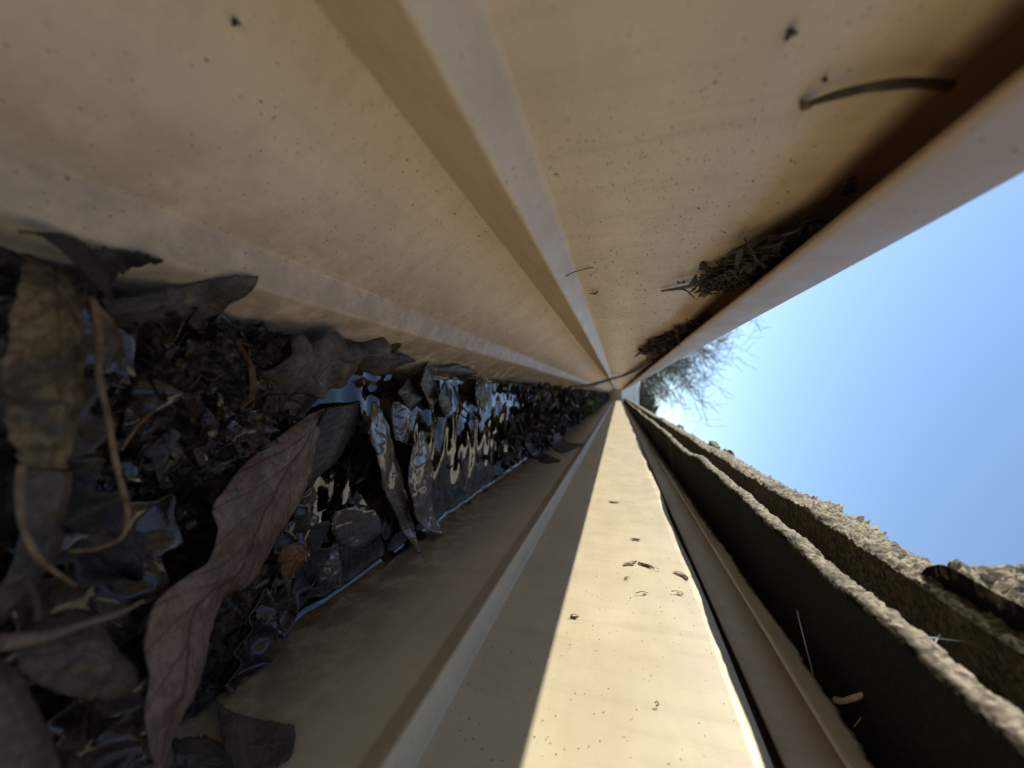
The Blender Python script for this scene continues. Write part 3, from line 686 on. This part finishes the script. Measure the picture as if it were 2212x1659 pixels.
def wall_scrap(pa, pb, w, mat, label, x=-40.7, bow=1.5, seed=1, cat='leaf scrap', name='leaf_scrap'):
    a, b = XP(*pa, x), XP(*pb, x); n, m_ = 16, 7; vs, fs, uv = [], [], []
    d = (b - a); s = d.cross(Vector((1, 0, 0))).normalized(); sg = 1 if x < 0 else -1
    for i in range(n):
        v = i / (n - 1); ww = w * (math.sin(math.pi * min(1, v * .92 + .06)) ** .6) * (1 + 1.1 * noise.noise(Vector((v * 9, seed, 0))))
        for j in range(m_):
            u = j / (m_ - 1) * 2 - 1
            q = a + d * v + s * u * ww + Vector((sg * (.12 + bow * math.sin(math.pi * v) * .35 + .5 * w * u * u * .5 + .4 * w * (1 + 1.0 * noise.noise(Vector((v * 4, u, seed))))), 0, 0))
            if abs(x) < 43 and sg > 0 and x < -40: q.x += xfront(q.y, q.z) + .1 - x
            if sg < 0: q.x += xback(q.y, q.z) - .1 - x
            vs.append(tuple(q)); uv.append((u / 2 + .5, v))
    for i in range(n - 1):
        for j in range(m_ - 1): b_ = i * m_ + j; fs.append((b_, b_ + 1, b_ + m_ + 1, b_ + m_))
    c = Vector(vs[len(vs) // 2]); vs = [tuple(Vector(q) - c) for q in vs]
    o = mesh_obj(name, vs, fs, mat, None, uv); o.location = c * MM; solid(o, .12); return tag(o, label, cat)
wall_scrap((1428, 628), (1548, 596), 1.6, L_DRY, 'curled dry brown leaf stuck out from the bigger debris clump', bow=2.5, seed=2)
wall_scrap((1515, 570), (1525, 582), 1.2, L_BLACK, 'tiny dark seed head beside the bigger debris clump', seed=3)
wall_scrap((1514, 640), (1540, 608), 2.0, L_DARK, 'dark three-pointed leaf scrap below the bigger debris clump', seed=4)
wall_scrap((1274, 634), (1292, 630), 1.0, L_DRY, 'little brown scrap on the front wall beside the ledge', seed=5)
wall_scrap((1405, 762), (1445, 742), 2.6, L_DARK, 'dark loose scrap at the smaller debris clump', seed=6)
wall_scrap((1825, 415), (1838, 375), 1.1, L_BLACK, 'small black scrap on the edge under the lip', x=-38.5, seed=7)
wall_scrap((1705, 68), (1712, 82), .55, L_BLACK, 'small dark dot of dirt high on the front wall', seed=8)
wall_scrap((1778, 176), (1785, 170), .35, L_BLACK, 'smallest dark dot next to the dry stalk', seed=9)
wall_scrap((506, 32), (516, 44), .6, L_BLACK, 'blurred dark fleck on the lower front wall at the top of the photo', x=-49, seed=10)
# a thin root crossing the ledge
twig('rootlet', [XP(1195, 606, -38.2), XP(1225, 596, -38.5), XP(1240, 588, -40), XP(1280, 578, -41.4)], .22, .12, S_DARK, 'hair-thin rootlet crossing the ledge of the front wall', 'rootlet', .5)
# scattered specks, real crumbs of dirt
r_ = random.Random(11); vs, fs = [], []
for k in range(3000):
    y = math.exp(r_.uniform(math.log(62), math.log(1300))); z = r_.uniform(-12, 34) if r_.random() < .6 else None
    if z is None:
        t = r_.random(); x = -53.2 + t * 23.4; z = -41.0 - t * 32.8
    else: x = xfront(y, z) + .02
    L_ = (.10 + .34 * r_.random() ** 2.5) * (1 + (k % 37 == 0) * 1.8) * min(1.8, max(.35, y / 170) ** .8); a = r_.gauss(0.5, .5)
    b0 = len(vs); d = Vector((0, math.cos(a), math.sin(a))) * L_; s = Vector((0, -math.sin(a), math.cos(a))) * L_ * r_.uniform(.2, .5); c = Vector((x, y, z))
    for q in (d, s, -d, -s): vs.append(tuple(c + q))
    vs.append(tuple(c + Vector((.25, 0, .1))))
    for q in range(4): fs.append((b0 + q, b0 + (q + 1) % 4, b0 + 4))
o = mesh_obj('dirt_specks', vs, fs, L_BLACK, smooth=False); tag(o, 'tiny dark specks of dirt on the tan front wall', 'dirt', kind='stuff')

# ---------------------------------------------------------------- things on the sunlit back wall and the roof
bw = 73.9
def flake(pa, pb, w, mat, label, seed):
    """small crumpled husk: a few jagged petals and a splinter lying on the wall"""
    r_ = random.Random(seed); a, b = XP(*pa, 74.5), XP(*pb, 74.5); d = b - a; L_ = d.length; vs, fs, uv = [], [], []
    s_ = d.cross(Vector((1, 0, 0))).normalized()
    for pc in range(3 if w > .5 else 1):
        c = a + d * r_.uniform(.2, .8) + s_ * r_.uniform(-.4, .4) * w; rot = r_.uniform(-.5, .5)
        e1 = (d.normalized() * math.cos(rot) + s_ * math.sin(rot)); e2 = (s_ * math.cos(rot) - d.normalized() * math.sin(rot))
        nn = 11; b0 = len(vs); hc = r_.uniform(.25, .6); vs.append(tuple(c + Vector((xback(c.y, c.z) - hc - 74.5, 0, 0)))); uv.append((.5, .5))
        for k in range(nn):
            t = 6.283 * k / nn; q = c + e1 * math.cos(t) * L_ * r_.uniform(.18, .52) + e2 * math.sin(t) * w * r_.uniform(.3, 1.0)
            q.x = xback(q.y, q.z) - r_.uniform(.05, .8); vs.append(tuple(q)); uv.append((.5 + .5 * math.cos(t), .5 + .5 * math.sin(t)))
        for k in range(nn): fs.append((b0, b0 + 1 + k, b0 + 1 + (k + 1) % nn))
    tv, tf = tube_verts([a + Vector((-.5, 0, 0)), (a + b) / 2 + s_ * w * .4 + Vector((-.9, 0, 0)), b + Vector((-.45, 0, 0))], .16, .08, ns=5, n=8); b0 = len(vs)
    vs += tv; uv += [(0.2, .3)] * len(tv); fs += [tuple(i + b0 for i in f_) for f_ in tf]
    c = a.copy(); vs = [tuple(Vector(q) - c) for q in vs]
    o = mesh_obj('dry_husk', vs, fs, mat, None, uv, smooth=False); o.location = c * MM; return tag(o, label, 'plant scrap')
for k, (pa, pb, w, mt, lab) in enumerate([((1348, 1222), (1378, 1214), .9, L_DRY, 'dry brown husk on the sunlit back wall, left half of the pair'), ((1380, 1218), (1424, 1232), .8, L_DRY, 'long straw-coloured husk on the sunlit back wall, right half of the pair'),
        ((1458, 1236), (1488, 1250), 1.1, L_DRY, 'cream folded scrap near the top edge of the sunlit wall'), ((1374, 1284), (1400, 1283), .35, S_DARK, 'dark pin-shaped fleck on the sunlit wall under the husks'),
        ((1450, 1280), (1478, 1284), .4, L_DRY, 'tan fleck on the sunlit wall close to the wall top'), ((1232, 1332), (1252, 1335), .6, L_ORANGE, 'orange-brown fleck near the shadow edge on the sunlit wall'),
        ((1362, 1166), (1386, 1168), .7, L_DRY, 'pair of small brown flecks farther up the sunlit wall'), ((1315, 1085), (1342, 1087), .7, S_DARK, 'flat grey fleck on the far part of the sunlit wall'),
        ((1350, 1250), (1362, 1252), .4, S_DARK, 'tiny dark fleck left of the dry husk'), ((1415, 1523), (1424, 1526), .3, S_DARK, 'tiny dark fleck on the near sunlit wall')]):
    flake(pa, pb, w, mt, lab, 20 + k)
r_ = random.Random(5); vs, fs = [], []
for k in range(420):
    y = math.exp(r_.uniform(math.log(70), math.log(500))); z = r_.uniform(-38, 28); L_ = r_.uniform(.08, .3); a = r_.uniform(0, 6.28)
    b0 = len(vs); d = Vector((0, math.cos(a), math.sin(a))) * L_; s = Vector((0, -math.sin(a), math.cos(a))) * L_ * .4; c = Vector((xback(y, z) - .02, y, z))
    for q in (d, s, -d, -s): vs.append(tuple(c + q))
    vs.append(tuple(c + Vector((-.15, 0, .1))))
    for q in range(4): fs.append((b0 + q, b0 + (q + 1) % 4, b0 + 4))
o = mesh_obj('dirt_specks', vs, fs, L_BLACK, smooth=False); tag(o, 'fine dark specks of dirt on the back wall', 'dirt', kind='stuff')
def web(pts, label, r=.12):
    twig('cobweb_thread', pts, r, r * .7, S_WEB, label, 'cobweb', .15, 'cobweb threads under the shingles')
web([XP(1722, 1320, 60), XP(1738, 1385, 62), XP(1763, 1482, 74)], 'longest cobweb thread hanging from the starter shingle to the ragged felt')
web([XP(1948, 1436, 55), XP(1900, 1500, 66), XP(1845, 1570, 76)], 'slanting cobweb thread right of the pale straw')
web([XP(2000, 1376, 46), XP(2060, 1384, 47), XP(2140, 1392, 48)], 'horizontal cobweb thread between the two shingle edges')
web([XP(1985, 1380, 45), XP(2010, 1400, 45), XP(2030, 1372, 47)], 'short cobweb thread on the front shingle edge')
twig('straw', [XP(1805, 1512, 76), XP(1835, 1512, 70), XP(1872, 1500, 66)], .7, .5, stem_mat('straw', (0.45, 0.36, 0.24), (0.65, 0.55, 0.40)), 'short pale straw sticking out from the ragged felt edge', 'straw', .5)

# ---------------------------------------------------------------- distance
gnd = mesh_obj('ground', [(-600, -600, -3.3), (600, -600, -3.3), (600, 900, -3.3), (-600, 900, -3.3)], [(0, 1, 2, 3)], M_GRASS, smooth=False, scale=1.0); tag(gnd, kind='structure')
def bare_tree(base, H, label, seed, mats=M_BARK, spread=.55, levels=7):
    r_ = random.Random(seed); root = empty('bare_tree', base, label, 'tree')
    V_ = {'trunk': ([], []), 'crown': ([], [])}
    def seg(key, p, q, r0, r1, ns):
        vs, fs = V_[key]; d = (q - p).normalized(); u = d.cross(Vector((.31, .2, .9))).normalized(); w = d.cross(u); b = len(vs)
        for c, r in ((p, r0), (q, r1)):
            for k in range(ns): a = 6.283 * k / ns; vs.append(tuple(c + (u * math.cos(a) + w * math.sin(a)) * r))
        for k in range(ns): fs.append((b + k, b + (k + 1) % ns, b + ns + (k + 1) % ns, b + ns + k))
    def grow(p, d, L, r, lev):
        key = 'trunk' if lev == 0 else 'crown'; n = 4 if lev < 5 else 3
        for i in range(n):
            d2 = (d + Vector((r_.gauss(0, .13), r_.gauss(0, .13), r_.gauss(.03, .10)))).normalized(); q = p + d2 * L / n; r2 = r * .88
            seg(key, p, q, r, r2, 8 if lev < 2 else (5 if lev < 4 else 3)); p, d, r = q, d2, r2
            if lev < levels and (lev > 0 or i > 1):
                for _ in range(1 if (lev > 2 or r_.random() < .55) else 2):
                    ax = Vector((r_.gauss(0, 1), r_.gauss(0, 1), r_.gauss(0, .4))).normalized()
                    d3 = (d * .75 + ax * spread * 1.25).normalized(); grow(p, d3, L * r_.uniform(.6, .85), max(.0085, r * .62), lev + 1 + (r_.random() < .12))
    grow(Vector((0, 0, 0)), Vector((0, 0, 1)), H * .36, H * .020, 0)
    for k in V_: mesh_obj(k, V_[k][0], V_[k][1], mats, root, scale=1.0, smooth=False)
    return root
bare_tree((-1.0, 16.5, -3.3), 10.6, 'bare winter tree beyond the roof end, fine twigs against the sky', 5, spread=.6, levels=7)
bare_tree((-3.6, 21, -3.3), 8.5, 'second bare tree half hidden behind the gutter lip', 8, spread=.6, levels=6)
def bush(base, R_, H, label, seed, n=2600):
    r_ = random.Random(seed); vs, fs = [], []
    root = empty('evergreen_bush', base, label, 'bush')
    for k in range(n):
        a = r_.uniform(0, 6.28); t = r_.random() ** .6; h = r_.random()
        rr = R_ * t * (1 - .6 * h ** 2) * (.75 + .4 * noise.noise(Vector((a * 2, h * 4, seed)))); c = Vector((rr * math.cos(a), rr * math.sin(a), H * h))
        s = .11; b = len(vs)
        for _ in range(3): vs.append(tuple(c + Vector((r_.gauss(0, s), r_.gauss(0, s), r_.gauss(0, s)))))
        fs.append((b, b + 1, b + 2))
    mesh_obj('foliage', vs, fs, M_HEDGE, root, scale=1.0, smooth=False)
    v, f = tube_verts([Vector((0, 0, 0)), Vector((0, .05, H * .3)), Vector((0, 0, H * .6))], .12, .05, n=6)
    mesh_obj('stem', v, f, M_BARK, root, scale=1.0)
bush((-2.6, 13, -3.3), 1.6, 4.6, 'olive evergreen bush beyond the gutter end at the left', 2)
bush((0.6, 19, -3.3), 1.8, 4.9, 'olive evergreen bush behind the neighbouring roof', 3)
nh = empty('neighbour_house', (5.2, 24, -3.3), 'pale house with grey gable roof beyond the end of the gutter', 'house')
def q(name, v, f, m): return mesh_obj(name, v, f, m, nh, scale=1.0, smooth=False)
q('wall', [(-3.6, -3, 0), (5, -3, 0), (5, -3, 3.6), (-3.6, -3, 3.6), (-3.6, 5, 0), (5, 5, 0), (5, 5, 3.6), (-3.6, 5, 3.6)], [(0, 1, 2, 3), (4, 7, 6, 5), (0, 3, 7, 4), (1, 5, 6, 2)], M_WALL)
q('roof', [(-4.2, -3.6, 3.5), (5.6, -3.6, 3.5), (5.6, 1, 5.9), (-4.2, 1, 5.9), (-4.2, 5.6, 3.5), (5.6, 5.6, 3.5), (-4.2, -3.6, 3.3), (5.6, -3.6, 3.3)], [(0, 1, 2, 3), (3, 2, 5, 4), (0, 6, 7, 1)], M_ROOF)
q('window', [(-2.2, -3.05, 1.1), (-1.0, -3.05, 1.1), (-1.0, -3.05, 2.4), (-2.2, -3.05, 2.4)], [(0, 1, 2, 3)], simple('dark_glass', (0.03, 0.035, 0.04), 0.1))
nh.rotation_euler.z = math.radians(-38)
